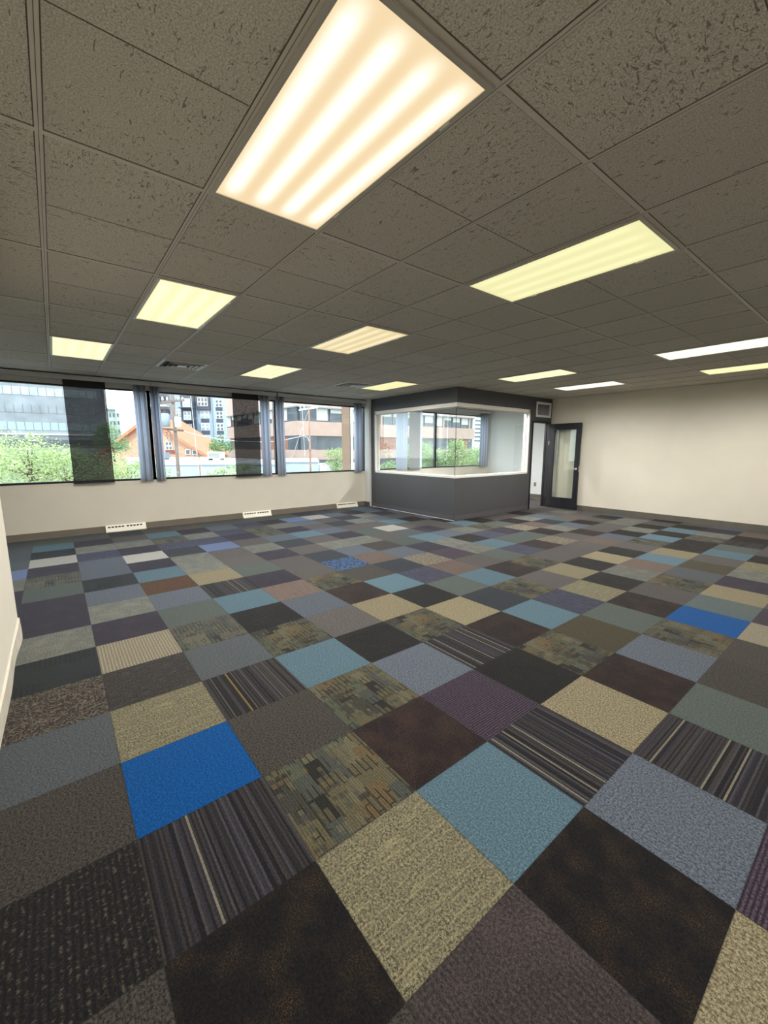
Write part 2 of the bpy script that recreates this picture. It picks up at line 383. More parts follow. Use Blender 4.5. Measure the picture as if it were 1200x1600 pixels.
# main runners along x, cross tees along y, dark strips painted for the shadow gaps each side and the panels' scored middles
for n in range(-7, 18):
    y = GY+n*MY
    if y > YO: break
    x0, x1 = XW, (XC if y < YL else (OX if y > YR else XB))
    tb.box(x0, x1, y-.0165, y+.0165, HC-.0015, HC+.001, 1); tb.box(x0, x1, y-.0125, y+.0125, HC-.004, HC+.001, 0)
    tb.box(x0, x1, y-.001, y+.001, HC-.0045, HC-.003, 1)
for m in range(-3, 8):
    x = GX-m*MX
    if not XW < x < XB: continue
    ya = YL if x > XC else -4; yb = YR if x > OX else YO
    tb.box(x-.0155, x+.0155, ya, yb, HC-.0014, HC+.001, 1); tb.box(x-.0122, x+.0122, ya, yb, HC-.0036, HC+.001, 0)
for m in range(-6, 15):
    if m % 2 == 0: continue
    x = GX-m*MX/2
    if not XW < x < XB: continue
    ya = YL if x > XC else -4; yb = YR if x > OX else YO
    rr = random.Random(m)
    for n in range(-7, 17):
        a, b = GY+n*MY+.02, GY+(n+1)*MY-.02
        if a < ya or b > yb: continue
        if rr.random() < .8: tb.box(x-.002, x+.002, a, b, HC-.0008, HC+.001, 1)
struct('trim_1', tb, [m_tee, m_gap])

# ------------------------------------------------------------------ recessed light fixtures
def lens_mat(name, hi, lo, st, contrast, tint=None, prism=False):
    t = NT(name); v = t.obj(); x, y, z = t.sep(v)
    # four tubes behind the diffuser, soft ends
    w = t.math('COSINE', t.math('MULTIPLY', t.math('ADD', y, .0), 2*PI/.142)); w = t.math('MULTIPLY_ADD', w, -.5, .5)
    w = t.math('POWER', w, 1.3)
    ends = t.ramp(t.math('ABSOLUTE', x), [(.47, 1), (.575, 0)])
    nz = t.noise(t.map(v, (1.5, 5, 1)), 1, 1); 
    f = t.math('MULTIPLY', w, ends); f = t.math('MULTIPLY_ADD', f, contrast, 1-contrast); f = t.math('MULTIPLY', f, t.math('MULTIPLY_ADD', nz, .5, .76), clamp=True)
    if prism:
        px = t.math('SINE', t.math('MULTIPLY', t.math('ADD', x, y), 2*PI/.011)); py = t.math('SINE', t.math('MULTIPLY', t.math('SUBTRACT', x, y), 2*PI/.011))
        pr = t.math('MULTIPLY', px, py); f = t.math('ADD', f, t.math('MULTIPLY', pr, .17), clamp=True)
    col = t.mix(f, lo, hi); em = t.n('ShaderNodeEmission'); em.inputs[1].default_value = st; t.l(col, em.inputs[0])
    gl = t.n('ShaderNodeBsdfGlossy'); gl.inputs['Roughness'].default_value = .15
    mx = t.n('ShaderNodeMixShader'); mx.inputs[0].default_value = .03; t.l(em.outputs[0], mx.inputs[1]); t.l(gl.outputs[0], mx.inputs[2])
    t.l(mx.outputs[0], t.out.inputs[0]); return t.mat
LAMP = 46.0
def troffer(m, n, label, hi, lo, st, con, prism=False, lc=(1, .972, .925), k=1.0):
    x0, x1 = GX-(m+1)*MX, GX-m*MX; y0, y1 = GY+n*MY, GY+(n+1)*MY; cx, cy = (x0+x1)/2, (y0+y1)/2
    r = empty('ceiling_light', (cx, cy, HC), label, 'ceiling light', 'recessed ceiling lights')
    f = MB(); a, b = .012, .034
    hx, hy = MX/2, MY/2
    for (p, q, s_, t_) in ((-hx+a, hx-a, -hy+a, -hy+b), (-hx+a, hx-a, hy-b, hy-a), (-hx+a, -hx+b, -hy+b, hy-b), (hx-b, hx-a, -hy+b, hy-b)):
        f.box(p, q, s_, t_, -.012, -.002)
    fo = f.build('frame', m_fix); fo.parent = r
    l = MB(); l.box(-hx+b-.001, hx-b+.001, -hy+b-.001, hy-b+.001, -.008, -.005)
    lo_ = l.build('diffuser', lens_mat('lit_diffuser', hi, lo, st, con, prism=prism)); lo_.parent = r
    for sx in (-.38, .38):
        c = MB(); c.box(sx-.025, sx+.025, hy-b+.004, hy-b+.012, -.015, -.011); co = c.build('latch', m_chrome); co.parent = r
    for dx in (-.4, 0, .4):
        ld = bpy.data.lights.new('lamp', 'SPOT'); ld.energy = LAMP*k; ld.spot_size = math.radians(176); ld.spot_blend = .9; ld.shadow_soft_size = 0; ld.color = lc
        lt = bpy.data.objects.new('lamp', ld); C.objects.link(lt); lt.parent = r; lt.location = (dx, 0, -.02)
    return r
W1 = S(255,252,232); A1 = S(226,200,158)
troffer(0,-1,'large warm recessed ceiling light nearest the camera, four bright tube bands showing', W1, S(214,188,146), 1.3, .95, True)
troffer(0, 2,'long yellow-green recessed ceiling light right of the nearest fixture', S(250,246,190), S(222,216,148), 1.0, .4)
troffer(0, 8,'white recessed ceiling light cut by the right edge, the nearer of two there', S(255,255,240), S(250,246,215), 1.15, .4)
troffer(0,11,'long recessed ceiling light cut by the right edge, closest to the cream right wall', S(255,246,190), S(250,232,160), 1.1, .4)
troffer(2,-1,'squat pale yellow recessed ceiling light in the second row at the left', S(255,250,205), S(238,222,160), 1.1, .5)
troffer(2, 2,'recessed ceiling light in the middle of the second row, pinkish tubes on one side', S(248,232,196), S(216,196,130), 1.02, .7)
troffer(2, 8,'recessed ceiling light in front of the charcoal office, nearer of the two there', S(255,250,205), S(245,236,175), 1.1, .4)
troffer(2,11,'bright white recessed ceiling light in front of the black door', S(255,255,238), S(252,248,215), 1.2, .4)
troffer(4,-2,'small-looking recessed ceiling light farthest left, near the window with the dark sheer panel', S(255,246,205), S(250,225,170), 1.1, .4)
troffer(4, 2,'far recessed ceiling light between the two ceiling air diffusers', S(255,250,205), S(240,220,160), 1.1, .5)
troffer(4, 6,'far recessed ceiling light beside the air diffuser next to the charcoal office', S(250,246,190), S(232,218,150), 1.05, .5)
troffer(4,11,'recessed ceiling light inside the glazed office, hidden above its header', S(255,255,240), S(250,246,225), 1.1, .4, k=3.4, lc=(1, .96, .95))
# extra unseen fixtures added behind the camera to help light the room
troffer(-2,-1,'extra unseen recessed ceiling light added behind the camera on the left', W1, A1, 1.2, .6)
troffer(-2, 5,'extra unseen recessed ceiling light added behind the camera on the right', W1, A1, 1.2, .6)

# ------------------------------------------------------------------ square ceiling air diffusers
def diffuser(m, n, label):
    x0, x1 = GX-(m+.5)*MX, GX-m*MX; y0, y1 = GY+n*MY, GY+(n+1)*MY
    r = empty('air_diffuser', ((x0+x1)/2, (y0+y1)/2, HC), label, 'air vent', 'ceiling air diffusers')
    h = .292
    def ring(a, b, za, zb, name, mat):
        q = MB(); 
        for c, s_ in ((1,0),(0,1),(-1,0),(0,-1)):
            def P(rr, t_, z): return (c*rr-s_*t_, s_*rr+c*t_, z)
            q.quad([P(a,-a,za), P(a,a,za), P(b,b,zb), P(b,-b,zb)]); q.quad([P(a,-a,za+.003), P(a,a,za+.003), P(b,b,zb+.003), P(b,-b,zb+.003)])
        o = q.build(name, mat); o.parent = r; return o
    ring(h, h-.03, -.004, -.010, 'frame', m_alu)
    for k_, (a, b) in enumerate(((.25,.215),(.19,.155),(.13,.095))): ring(a, b, -.024, .03, 'louver', m_alu)
    p = MB(); p.box(-.262, .262, -.262, .262, -.002, -.0005); o = p.build('duct_shade_plate', m_ductshade); o.parent = r  # flat dark plate painted as the shade inside the duct
    p = MB(); p.box(-.06, .06, -.06, .06, -.02, -.017); o = p.build('centre_plate', m_alu); o.parent = r
    return r
diffuser(4.5, 0, 'square metal ceiling air diffuser above the left pair of vertical blinds')
diffuser(4.5, 5, 'square metal ceiling air diffuser next to the charcoal office wall')

# ------------------------------------------------------------------ window wall
ZS, ZH = .915, 2.525
mull = [-4.0, -2.11, .338, 2.79, 5.20]
mo = [5.38, 7.815, 10.28]
w = MB()
w.box(XW-.16, XW, -4.1, YO+.1, -.0, ZS); w.box(XW-.16, XW, -4.1, YO+.1, ZH, HC)
w.box(XW-.16, XW, 5.20, 5.38, ZS, ZH); w.box(XW-.16, XW, 10.28, YO+.1, ZS, ZH); w.box(XW-.16, XW, -4.1, -4.0, ZS, ZH)
struct('wall_far', w, m_wall)
def window(n, y0, y1):
    r = empty('window_%d' % n, (XW, (y0+y1)/2, ZS), kind='structure')
    f = MB(); t = .028
    f.box(XW-.07, XW+.006, y0, y1, ZS-.004, ZS+t); f.box(XW-.07, XW+.006, y0, y1, ZH-t+.006, ZH+.004)
    f.box(XW-.07, XW+.006, y0-.02, y0+.026, ZS, ZH); f.box(XW-.07, XW+.006, y1-.026, y1+.02, ZS, ZH)
    f.build('window_frame', m_black, r)
    p = MB(); p.box(XW-.045, XW-.039, y0+.02, y1-.02, ZS+t, ZH-t); p.build('window_pane', m_wglass, r)
n = 1
for a, b in ((-4, -2.11), (-2.11, .338), (.338, 2.79), (2.79, 5.20), (5.40, 7.815), (7.815, 10.27)):
    window(n, a, b); n += 1
# white pier closing the window wall against the office
p = MB(); p.box(XW, -7.375, 5.20, 5.38, 0, HC); struct('trim_2', p, m_wallw)
p = MB(); p.box(XW+.001, -7.372, 5.192, 5.2, 0, .11); struct('baseboard_pier', p, m_based)
# valances
for k, (a, b, lab) in enumerate(((-4.0, .375, 'long grey blind valance above the leftmost window'), (.38, 2.80, 'grey blind valance above the middle window with the utility pole'), (2.83, 5.19, 'grey blind valance above the window left of the charcoal office'), (5.39, 10.33, 'blind valance above the window inside the glazed office'))):
    v = empty('valance', (XW, (a+b)/2, 2.6), lab, 'valance', 'window valances')
    q = MB(); q.box(XW+.085, XW+.095, a, b, 2.607, HC-.006); q.box(XW+.001, XW+.095, a, b, HC-.016, HC-.006); q.build('fascia', m_val, v)
    q = MB(); q.box(XW+.03, XW+.075, a+.01, b-.01, 2.612, 2.64); q.build('headrail', m_vane2, v)
    for ya in (a, b-.006):
        q = MB(); q.box(XW+.001, XW+.083, ya, ya+.006, 2.607, HC-.017); q.build('end_return', m_val, v)
    q = MB(); q.box(XW+.001, XW+.008, a, b, ZH+.006, 2.66); q.build('back_panel', m_val, v)

def blinds(y0, y1, n, label, mats, first_wide=False):
    r = empty('vertical_blind', (XW+.055, (y0+y1)/2, .88), label, 'vertical blind', 'stacked vertical blinds')
    rr = random.Random(int(y0*100))
    zb, zt = .883, 2.6115
    for k in range(n):
        y = y0+.012+(y1-y0-.024)*k/(n-1); wd = .043; ang = math.radians(rr.uniform(38, 66))
        if first_wide and k == 0: ang = math.radians(70)
        dx, dy = math.cos(ang)*wd, math.sin(ang)*wd*(.8 if first_wide and k == 0 else .5)
        q = MB(); N = 7; cv = .010
        cols = []
        for i in range(N):
            s_ = -1+2*i/(N-1); off = cv*(1-s_*s_)
            cols.append((XW+.052+dx*s_-off*math.sin(ang), y+dy*s_+off*math.cos(ang)))
        for i in range(N-1):
            (xa, ya), (xb, yb) = cols[i], cols[i+1]
            q.quad([(xa,ya,zb),(xb,yb,zb),(xb,yb,zt),(xa,ya,zt)], 0, True)
        o = q.build('vane', mats[k % len(mats)], r); so = o.modifiers.new('thick', 'SOLIDIFY'); so.thickness = .0012
    q = MB(); q.tube([(XW+.052, y0+.012, .9), (XW+.052, y1-.012, .9)], .0015, 5); q.build('bead_chain', m_vane2, r)
    return r
blinds(.105, .285, 6, 'left one of the pair of pale blue vertical blind stacks by the dark mullion', [m_vane, m_vane, m_vane2])
blinds(.385, .505, 5, 'right one of the pair of vertical blind stacks by the dark mullion, greyer', [m_vane2, m_vane, m_vane], True)
blinds(2.455, 2.625, 5, 'vertical blind stack touching the right side of the grey sheer panel', [m_vane2, m_vane, m_vane], True)
blinds(2.800, 2.960, 5, 'vertical blind stack at the left end of the window next to the office', [m_vane, m_vane2], True)
blinds(4.880, 5.070, 6, 'vertical blind stack in the room corner beside the white pier', [m_vane, m_vane, m_vane2], True)
blinds(6.26, 6.62, 7, 'vertical blind stack inside the office, left of the grey sheer strip', [m_vane])
blinds(9.83, 10.20, 7, 'vertical blind stack in the far right corner inside the office', [m_vane2, m_vane], True)

def panel(y0, y1, label, mat, zb=.898, x=XW+.062):
    r = empty('sliding_panel', (x, (y0+y1)/2, zb), label, 'blind panel', 'sheer sliding panels')
    q = MB(); q.box(x-.001, x+.001, y0, y1, zb, 2.50); q.build('fabric', mat, r)
    q = MB(); q.box(x-.003, x+.003, y0, y1, 2.50, 2.6125); q.build('top_bar', m_solid if mat is m_sheer else m_vane2, r)
    q = MB(); q.box(x-.004, x+.004, y0, y1, zb-.002, zb+.028); q.build('bottom_bar', m_solid if mat is m_sheer else m_vane2, r)
panel(-.893, -.312, 'dark sheer sliding panel hanging in the leftmost window', m_sheer)
panel(1.846, 2.392, 'dark sheer sliding panel in the middle window, concrete building showing through', m_sheer)
panel(6.70, 7.12, 'grey sheer panel strip in the window inside the glazed office', m_sheerg)
q = MB(); q.box(XW+.05, XW+.054, 7.13, 7.20, .9, 2.6125)
tag(q.build('loose_vane', m_vane), 'single pale vane hanging right of the grey sheer strip inside the office', 'blind vane')

# ------------------------------------------------------------------ other walls and baseboards
w = MB(); w.box(OX, XB, YR, YR+.12, 0, HC); struct('wall_right', w, m_wall)
w = MB(); w.box(XB, XB+.12, YL-.1, YR+.12, 0, HC); struct('wall_back', w, m_wall)
w = MB(); w.box(XC, XB+.1, YL-.12, YL, 0, HC); w.box(XC, XC+.12, -4.1, YL-.12, 0, HC); struct('wall_left', w, m_wall, bevel=.004)
w = MB(); w.box(XW-.1, XC+.12, -4.1, -4.0, 0, HC); struct('wall_alcove', w, m_wall)
b = MB(); b.box(XW, XW+.008, -4.0, 5.192, .004, .115); b.box(XW, XW+.014, -4.0, 5.192, 0, .012); struct('baseboard_far', b, m_base)
b = MB(); b.box(OX+.01, XB, YR-.008, YR, 0, .118); struct('baseboard_right', b, m_based)
b = MB()   # peeling strip along the near left wall: leans off the wall at its loose end
N = 60
for k in range(N):
    def off(x):
        u = (x-XC)
        return .010+.018*math.exp(-((u-.25)/.22)**2)+.012*math.exp(-((u-1.1)/.35)**2)+.003*math.sin(u*5)
    xa = XC+(XB-XC)*k/N; xb = XC+(XB-XC)*(k+1)/N; ya, yb = YL+off(xa), YL+off(xb)
    b.quad([(xa,ya,0),(xb,yb,0),(xb,YL+.006+(yb-YL)*.35,.105),(xa,YL+.006+(ya-YL)*.35,.105)], 0, True)
    b.quad([(xa,YL+.006+(ya-YL)*.35,.105),(xb,YL+.006+(yb-YL)*.35,.105),(xb,YL,.107),(xa,YL,.107)], 0, True)
b.quad([(XC,YL,0),(XC,YL+off(XC),0),(XC,YL+.006+off(XC)*.35,.105),(XC,YL,.107)])
struct('baseboard_left', b, m_basel, fix=False)

# ------------------------------------------------------------------ glazed office partition
ZO0, ZO1 = .888, 2.392; TH = .12; YE = 7.84
YD0, YD1, ZD = 8.0, 8.735, 2.105
w = MB(); IN = {'+y': 1}; INX = {'-x': 1}
w.box(-7.375, OX-TH, OY, OY+TH, 0, ZO0, 0, IN); w.box(-7.375, OX-TH, OY, OY+TH, ZO1, HC, 0, IN); w.box(-7.375, -7.215, OY, OY+TH, ZO0, ZO1, 0, IN)
w.box(OX-TH, OX, OY, YD0-.045, 0, ZO0, 0, INX); w.box(OX-TH, OX, OY, YD0-.045, ZO1, HC, 0, INX); w.box(OX-TH, OX, YE, YD0-.045, ZO0, ZO1, 0, INX)
w.box(OX-TH, OX, YD0-.045, 8.09, ZD+.045, HC, 0, INX); w.box(OX-TH, OX, 8.735, YR, ZD+.045, HC, 0, INX)
w.box(OX-TH, OX, 8.09, 8.735, 2.598, HC, 0, INX); w.box(OX-TH, OX, 8.09, 8.735, ZD+.045, 2.247, 0, INX)
w.box(OX-TH, OX, YR, YO+.1, 0, HC, 0, INX)
w.box(OX-TH, OX, 8.78, YR, 0, ZD+.045, 0, INX)
struct('wall_office', w, [m_dark, m_wallw])
w = MB(); w.box(XW-.1, OX, YO, YO+.1, 0, HC); struct('wall_office_back', w, m_wallw)
b = MB(); b.box(OX+.0, OX+.006, OY-.006, YD0-.05, .006, .10); b.box(-7.372, OX+.006, OY-.006, OY, .006, .10)
struct('baseboard_office', b, m_basep)
b = MB(); b.box(-7.372, OX+.008, OY-.011, OY, 0, .008); struct('trim_3', b, m_strip)
b = MB(); b.box(XW, OX-TH, YO-.008, YO, 0, .10); struct('baseboard_office_back', b, m_based)
# white liner and two butt-jointed panes
r = empty('window_7', (OX, OY, ZO0), kind='structure')
f = MB(); T = .034; o_ = .008
f.box(-7.215, OX+o_, OY-o_, OY+TH+o_, ZO0-.004, ZO0+.036); f.box(OX-TH-o_, OX+o_, OY+TH+o_, YE, ZO0-.004, ZO0+.036)
f.box(-7.215, OX+o_, OY-o_, OY+TH+o_, ZO1-.075, ZO1+.004); f.box(OX-TH-o_, OX+o_, OY+TH+o_, YE, ZO1-.075, ZO1+.004)
f.box(-7.219, -7.215+T, OY-o_, OY+TH+o_, ZO0, ZO1); f.box(OX-TH-o_, OX+o_, YE-T, YE+.004, ZO0, ZO1)
f.build('window_frame', m_trim, r)
f = MB()   # glazing stops
gy, gx = OY+.075, OX-.075
f.box(-7.18, gx, gy-.012, gy+.012, ZO0+.036, ZO0+.05); f.box(-7.18, gx, gy-.012, gy+.012, ZO1-.09, ZO1-.075)
f.box(gx-.012, gx+.012, gy, YE-T, ZO0+.036, ZO0+.05); f.box(gx-.012, gx+.012, gy, YE-T, ZO1-.09, ZO1-.075)
f.box(-7.181, -7.167, gy-.012, gy+.012, ZO0+.036, ZO1-.075); f.box(gx-.012, gx+.012, YE-T-.014, YE-T, ZO0+.036, ZO1-.075)
f.build('glazing_bead', m_trim, r)
g = MB(); g.box(-7.17, gx-.004, gy-.004, gy+.004, ZO0+.045, ZO1-.085); g.build('window_pane', m_oglass, r)
g = MB(); g.box(gx-.004, gx+.004, gy+.002, YE-T-.01, ZO0+.045, ZO1-.085); g.build('window_pane', m_oglass, r)
g = MB(); g.box(gx-.005, gx+.005, gy-.006, gy+.002, ZO0+.045, ZO1-.085); g.build('corner_seal', M('corner_seal', S(70,74,72), .4), r)

# grille over the door
r = empty('air_grille', (OX, 8.41, 2.25), 'small metal return air grille with upright blades above the black door', 'air vent')
f = MB(); y0, y1, z0, z1 = 8.085, 8.74, 2.242, 2.602
f.box(OX, OX+.012, y0, y1, z0, z0+.05); f.box(OX, OX+.012, y0, y1, z1-.05, z1); f.box(OX, OX+.012, y0, y0+.055, z0+.05, z1-.05); f.box(OX, OX+.012, y1-.055, y1, z0+.05, z1-.05)
f.build('frame', m_alu, r)
for k in range(11):
    y = y0+.085+k*(y1-y0-.17)/10
    q = MB(); q.obox((OX-.03, y, (z0+z1)/2), (.013, .004, 0), (-.001, .0032, 0), (0, 0, .13)); q.build('blade', m_blade, r)

# door: black frame, glazed leaf standing open against the right wall
r = empty('door_1', (OX, (YD0+YD1)/2, 0), kind='structure')
f = MB()
f.box(OX-TH-.012, OX+.012, YD0-.045, YD0, 0, ZD+.045); f.box(OX-TH-.012, OX+.012, YD1, YD1+.045, 0, ZD+.045); f.box(OX-TH-.012, OX+.012, YD0, YD1, ZD, ZD+.045)
f.box(OX-TH+.03, OX-TH+.045, YD1-.012, YD1, 0, ZD)
f.build('door_frame', m_black, r)
X0, X1, Y0, Y1 = -4.478, -3.688, 8.690, 8.732; ZT = 2.09
f = MB(); f.box(X0, X0+.128, Y0, Y1, .008, ZT); f.box(X1-.115, X1, Y0, Y1, .008, ZT); f.box(X0+.128, X1-.115, Y0, Y1, .008, .275); f.box(X0+.128, X1-.115, Y0, Y1, 1.935, ZT)
leaf = f.build('door_leaf', m_door, r)
g = MB(); g.box(X0+.122, X1-.109, Y0+.017, Y0+.023, .27, 1.94); g.build('door_glass', m_dglass, r)
for z in (.25, 1.05, 1.62):
    q = MB(); q.tube([(X0-.008, Y0-.004, z-.05), (X0-.008, Y0-.004, z+.05)], .007, 8); q.build('hinge', m_chrome if z > 1.5 else m_black, r)
hx = X1-.062
q = MB(); q.tube([(hx, Y0-.001, 1.0), (hx, Y0-.012, 1.0)], .028, 16); q.tube([(hx, Y0-.01, 1.0), (hx, Y0-.05, 1.0), (hx-.02, Y0-.058, 1.002), (hx-.06, Y0-.058, 1.006), (hx-.115, Y0-.054, .996)], [.011, .010, .010, .009, .007], 8)
q.build('lever_handle', m_chrome, r)
q = MB(); q.box(X1-.004, X1+.001, Y0+.008, Y1-.008, .93, 1.07); q.build('latch_plate', m_chrome, r)

# outlet on the office back wall
r = empty('wall_outlet', (-5.82, YO-.004, .42), 'grey electrical outlet low on the white wall seen through the doorway', 'outlet')
q = MB(); q.box(-5.86, -5.78, YO-.006, YO, .34, .46); q.build('plate', m_outlet, r, bevel=.002)
for z in (.375, .425):
    q = MB(); q.box(-5.838, -5.802, YO-.009, YO-.006, z-.015, z+.015); q.build('socket', M('socket_dark', S(100,92,84), .5), r)

# ------------------------------------------------------------------ low air registers at the window wall
def heater(y0, y1, label):
    r = empty('floor_register', (XW, (y0+y1)/2, 0), label, 'air register', 'cream air registers along the window wall')
    prof = [(XW, 0), (XW+.075, 0), (XW+.078, .018), (XW+.058, .028), (XW+.024, .112), (XW+.012, .122), (XW, .122)]
    q = MB(); q.prism(prof, y0, y1, 'y'); q.build('cover', m_heater, r, bevel=.002)
    L = y1-y0
    sl = Vector((.024-.058, 0, .112-.028)).normalized(); nrm = Vector((sl.z, 0, -sl.x))
    for g_ in range(2):
        for k in range(5):
            y = y0+L*(.065+.455*g_+.0835*k+.02)
            c = Vector((XW+.0335, y, .0885))+nrm*.0005
            q = MB(); q.obox(c, sl*.012, (0, L*.031, 0), nrm*.0012); q.build('slot_shade', m_slot, r)  # thin dark bar on the cover, shade of an opening put in as colour
    q = MB(); q.obox(Vector((XW+.046, (y0+y1)/2, .058))+nrm*.001, sl*.0015, (0, L*.47, 0), nrm*.001); q.build('rib', m_heater, r)
heater(-.515, .115, 'cream air register on the window wall, leftmost of the three')
heater(1.95, 2.585, 'cream air register on the window wall, middle of the three')
heater(4.32, 4.94, 'cream air register on the window wall, nearest the charcoal office')

# ------------------------------------------------------------------ camera and view geometry
CAMP = Vector((1.1712, -1.1088, 1.4955)); YAW, PIT, FPX = -.9, -.154, 643.2
FW = Vector((math.sin(YAW)*math.cos(PIT), math.cos(YAW)*math.cos(PIT), math.sin(PIT)))
RT = Vector((math.cos(YAW), -math.sin(YAW), 0)); UP = RT.cross(FW)
HF = Vector((FW.x, FW.y, 0)).normalized()
def ground_pt(u, d, z=0.0):
    """place on the ground plan: along the view direction of photo column u, d metres out"""
    p = CAMP+HF*d+RT*((u-600)/FPX*d/ math.cos(PIT)*1.0); return Vector((p.x, p.y, z))
def zat(v, d): return CAMP.z+(700.4-v)/FPX*d*1.0   # height seen at photo row v, d metres out
cam = bpy.data.cameras.new('camera'); co = bpy.data.objects.new('camera', cam); C.objects.link(co)
co.location = CAMP; co.rotation_euler = FW.to_track_quat('-Z', 'Y').to_euler()
cam.sensor_fit = 'HORIZONTAL'; cam.sensor_width = 36; cam.lens = FPX/1200*36; cam.clip_start = .02; cam.clip_end = 1000
SC.camera = co

# ------------------------------------------------------------------ the street outside (one storey and more below the floor)
GZ = -4.2
class Fr:
    """a vertical facade: s metres along, n metres towards the viewer, z up"""
    def __init__(s, u0, d0, u1, d1):
        s.a = ground_pt(u0, d0); s.b = ground_pt(u1, d1); s.L = (s.b-s.a).length; s.e = (s.b-s.a).normalized()
        s.nv = Vector((s.e.y, -s.e.x, 0)); 
        if s.nv.dot(CAMP-s.a) < 0: s.nv = -s.nv
        s.u0, s.d0, s.u1, s.d1 = u0, d0, u1, d1
    def s_of(s, u):      # metres along the facade where photo column u meets it
        dirv = HF*1.0+RT*((u-600)/FPX/math.cos(PIT)); w_ = s.a-CAMP
        den = dirv.x*s.e.y-dirv.y*s.e.x; t_ = (w_.x*s.e.y-w_.y*s.e.x)/den; p = CAMP+dirv*t_
        return (Vector((p.x, p.y, 0))-s.a).dot(s.e), t_
    def bx(s, mb, s0, s1, z0, z1, n0, n1, mi=0):
        c = s.a+s.e*((s0+s1)/2)+s.nv*((n0+n1)/2)+Vector((0, 0, (z0+z1)/2))
        mb.obox(c, s.e*((s1-s0)/2), s.nv*((n1-n0)/2), (0, 0, (z1-z0)/2), mi)
    def px(s, mb, u0, u1, v0, v1, n0, n1, mi=0):
        (s0, t0), (s1, t1) = s.s_of(u0), s.s_of(u1); t_ = (t0+t1)/2
        s.bx(mb, s0, s1, zat(v1, t_), zat(v0, t_), n0, n1, mi)
def brickish(name, c1, c2, mortar, sc):
    t = NT(name); b = t.n('ShaderNodeTexBrick'); b.inputs['Scale'].default_value = sc; b.inputs['Color1'].default_value = c1; b.inputs['Color2'].default_value = c2; b.inputs['Mortar'].default_value = mortar
    v = t.obj(); s_ = t.sep(v); cv = t.n('ShaderNodeCombineXYZ'); t.l(t.math('ADD', s_[0], s_[1]), cv.inputs[0]); t.l(s_[2], cv.inputs[1]); t.l(cv.outputs[0], b.inputs['Vector'])
    t.l(t.mix(t.noise(v, 3, 3), b.outputs['Color'], c2, 'MIX'), t.b.inputs['Base Color']); t.b.inputs['Roughness'].default_value = .85; return t.mat
o_span = M('grey_spandrel_glass', S(132,138,142), .25, nz=(.25, .25)); o_win = M('pale_ribbon_window', S(168,178,182), .15, nz=(.4, .2)); o_dk = M('dark_facade_glass', S(72,78,84), .15, nz=(.6, .3))
o_mul = M('facade_mullion', S(110,116,122), .5)
o_terr = M('terracotta_siding', S(196,152,124), .8, nz=(2, .15)); o_roof = M('terracotta_roof', S(190,122,88), .8, nz=(3, .2)); o_white = M('outdoor_white', S(225,226,224), .7)
o_blue = M('pale_blue_cladding', S(160,176,192), .7); o_dgrey = M('dark_grey_cladding', S(74,78,88), .7); o_lgrey = M('light_grey_cladding', S(150,152,156), .7)
o_pane = M('dark_window_pane', S(84,94,102), .12); o_panel = M('pale_window_pane', S(150,166,170), .15)
o_pink = M('pink_concrete', S(170,144,130), .85, nz=(1.2, .07)); o_pinkt = M('pink_concrete_top', S(182,156,144), .85, nz=(1.2, .06)); o_curt = M('window_shade', S(186,184,172), .7)
o_roofw = M('white_membrane_roof', S(200,200,198), .8, nz=(.6, .05)); o_wallb = M('pale_blue_wall', S(170,182,192), .8, nz=(.8, .05))
o_brick = brickish('brown_brick', S(104,82,66), S(122,98,80), S(136,122,108), 9); o_redb = brickish('red_brick', S(120,72,56), S(140,90,70), S(140,110,94), 5)
o_pole = M('weathered_pole_wood', S(120,104,96), .9, nz=(8, .15)); o_rust = M('rusty_pole', S(146,112,96), .85, nz=(8, .2)); o_metal = M('transformer_grey', S(140,148,156), .4)
o_wire = M('pale_cable', S(205,205,205), .5); o_bark = M('bark', S(86,74,60), .9, nz=(15, .2))
def leafm(name, a, b):
    t = NT(name); v = t.obj(); c = t.ramp(t.noise(v, 7, 3), [(.35, a), (.65, b)]); t.l(c, t.b.inputs['Base Color']); t.b.inputs['Roughness'].default_value = .6
    tr = t.n('ShaderNodeBsdfTranslucent'); t.l(c, tr.inputs[0]); mx = t.n('ShaderNodeMixShader'); mx.inputs[0].default_value = .35
    t.l(t.b.outputs[0], mx.inputs[1]); t.l(tr.outputs[0], mx.inputs[2]); t.l(mx.outputs[0], t.out.inputs[0]); return t.mat
o_leaf = leafm('locust_leaves', S(128,150,92), S(214,226,164)); o_leaf2 = leafm('maple_leaves', S(108,132,82), S(190,206,144)); o_leaf3 = leafm('far_leaves', S(96,128,84), S(150,180,120))
q = MB(); q.box(-260, XW-.2, -150, 260, GZ-.3, GZ); struct('ground', q, M('street_asphalt', S(120,120,118), .9, nz=(.5, .1)))

# grey glass office tower
F = Fr(-160, 88, 181, 112); r = empty('office_tower', F.a+Vector((0, 0, GZ)), 'big grey glass office building filling the leftmost window behind the trees', 'building')
q = MB(); F.bx(q, 0, F.L, GZ, 50, -20, 0); q.build('wall', o_span, r)
z = -2.46
while z < 21:
    q = MB(); F.bx(q, .4, F.L-1.6, z, z+1.9, 0, .08, 0)
    k = .4
    while k < F.L-1.6: F.bx(q, k, k+.1, z, z+1.9, .08, .13, 1); k += 1.6
    q.build('ribbon_window', [o_win if z > 12 else (o_dk if z < 2 else (o_panel if z < 8 else o_span)), o_mul], r); z += 4.16
q = MB(); F.bx(q, 0, F.L-1.6, 4.7, 5.0, 0, .5); q.build('ledge', o_white, r)

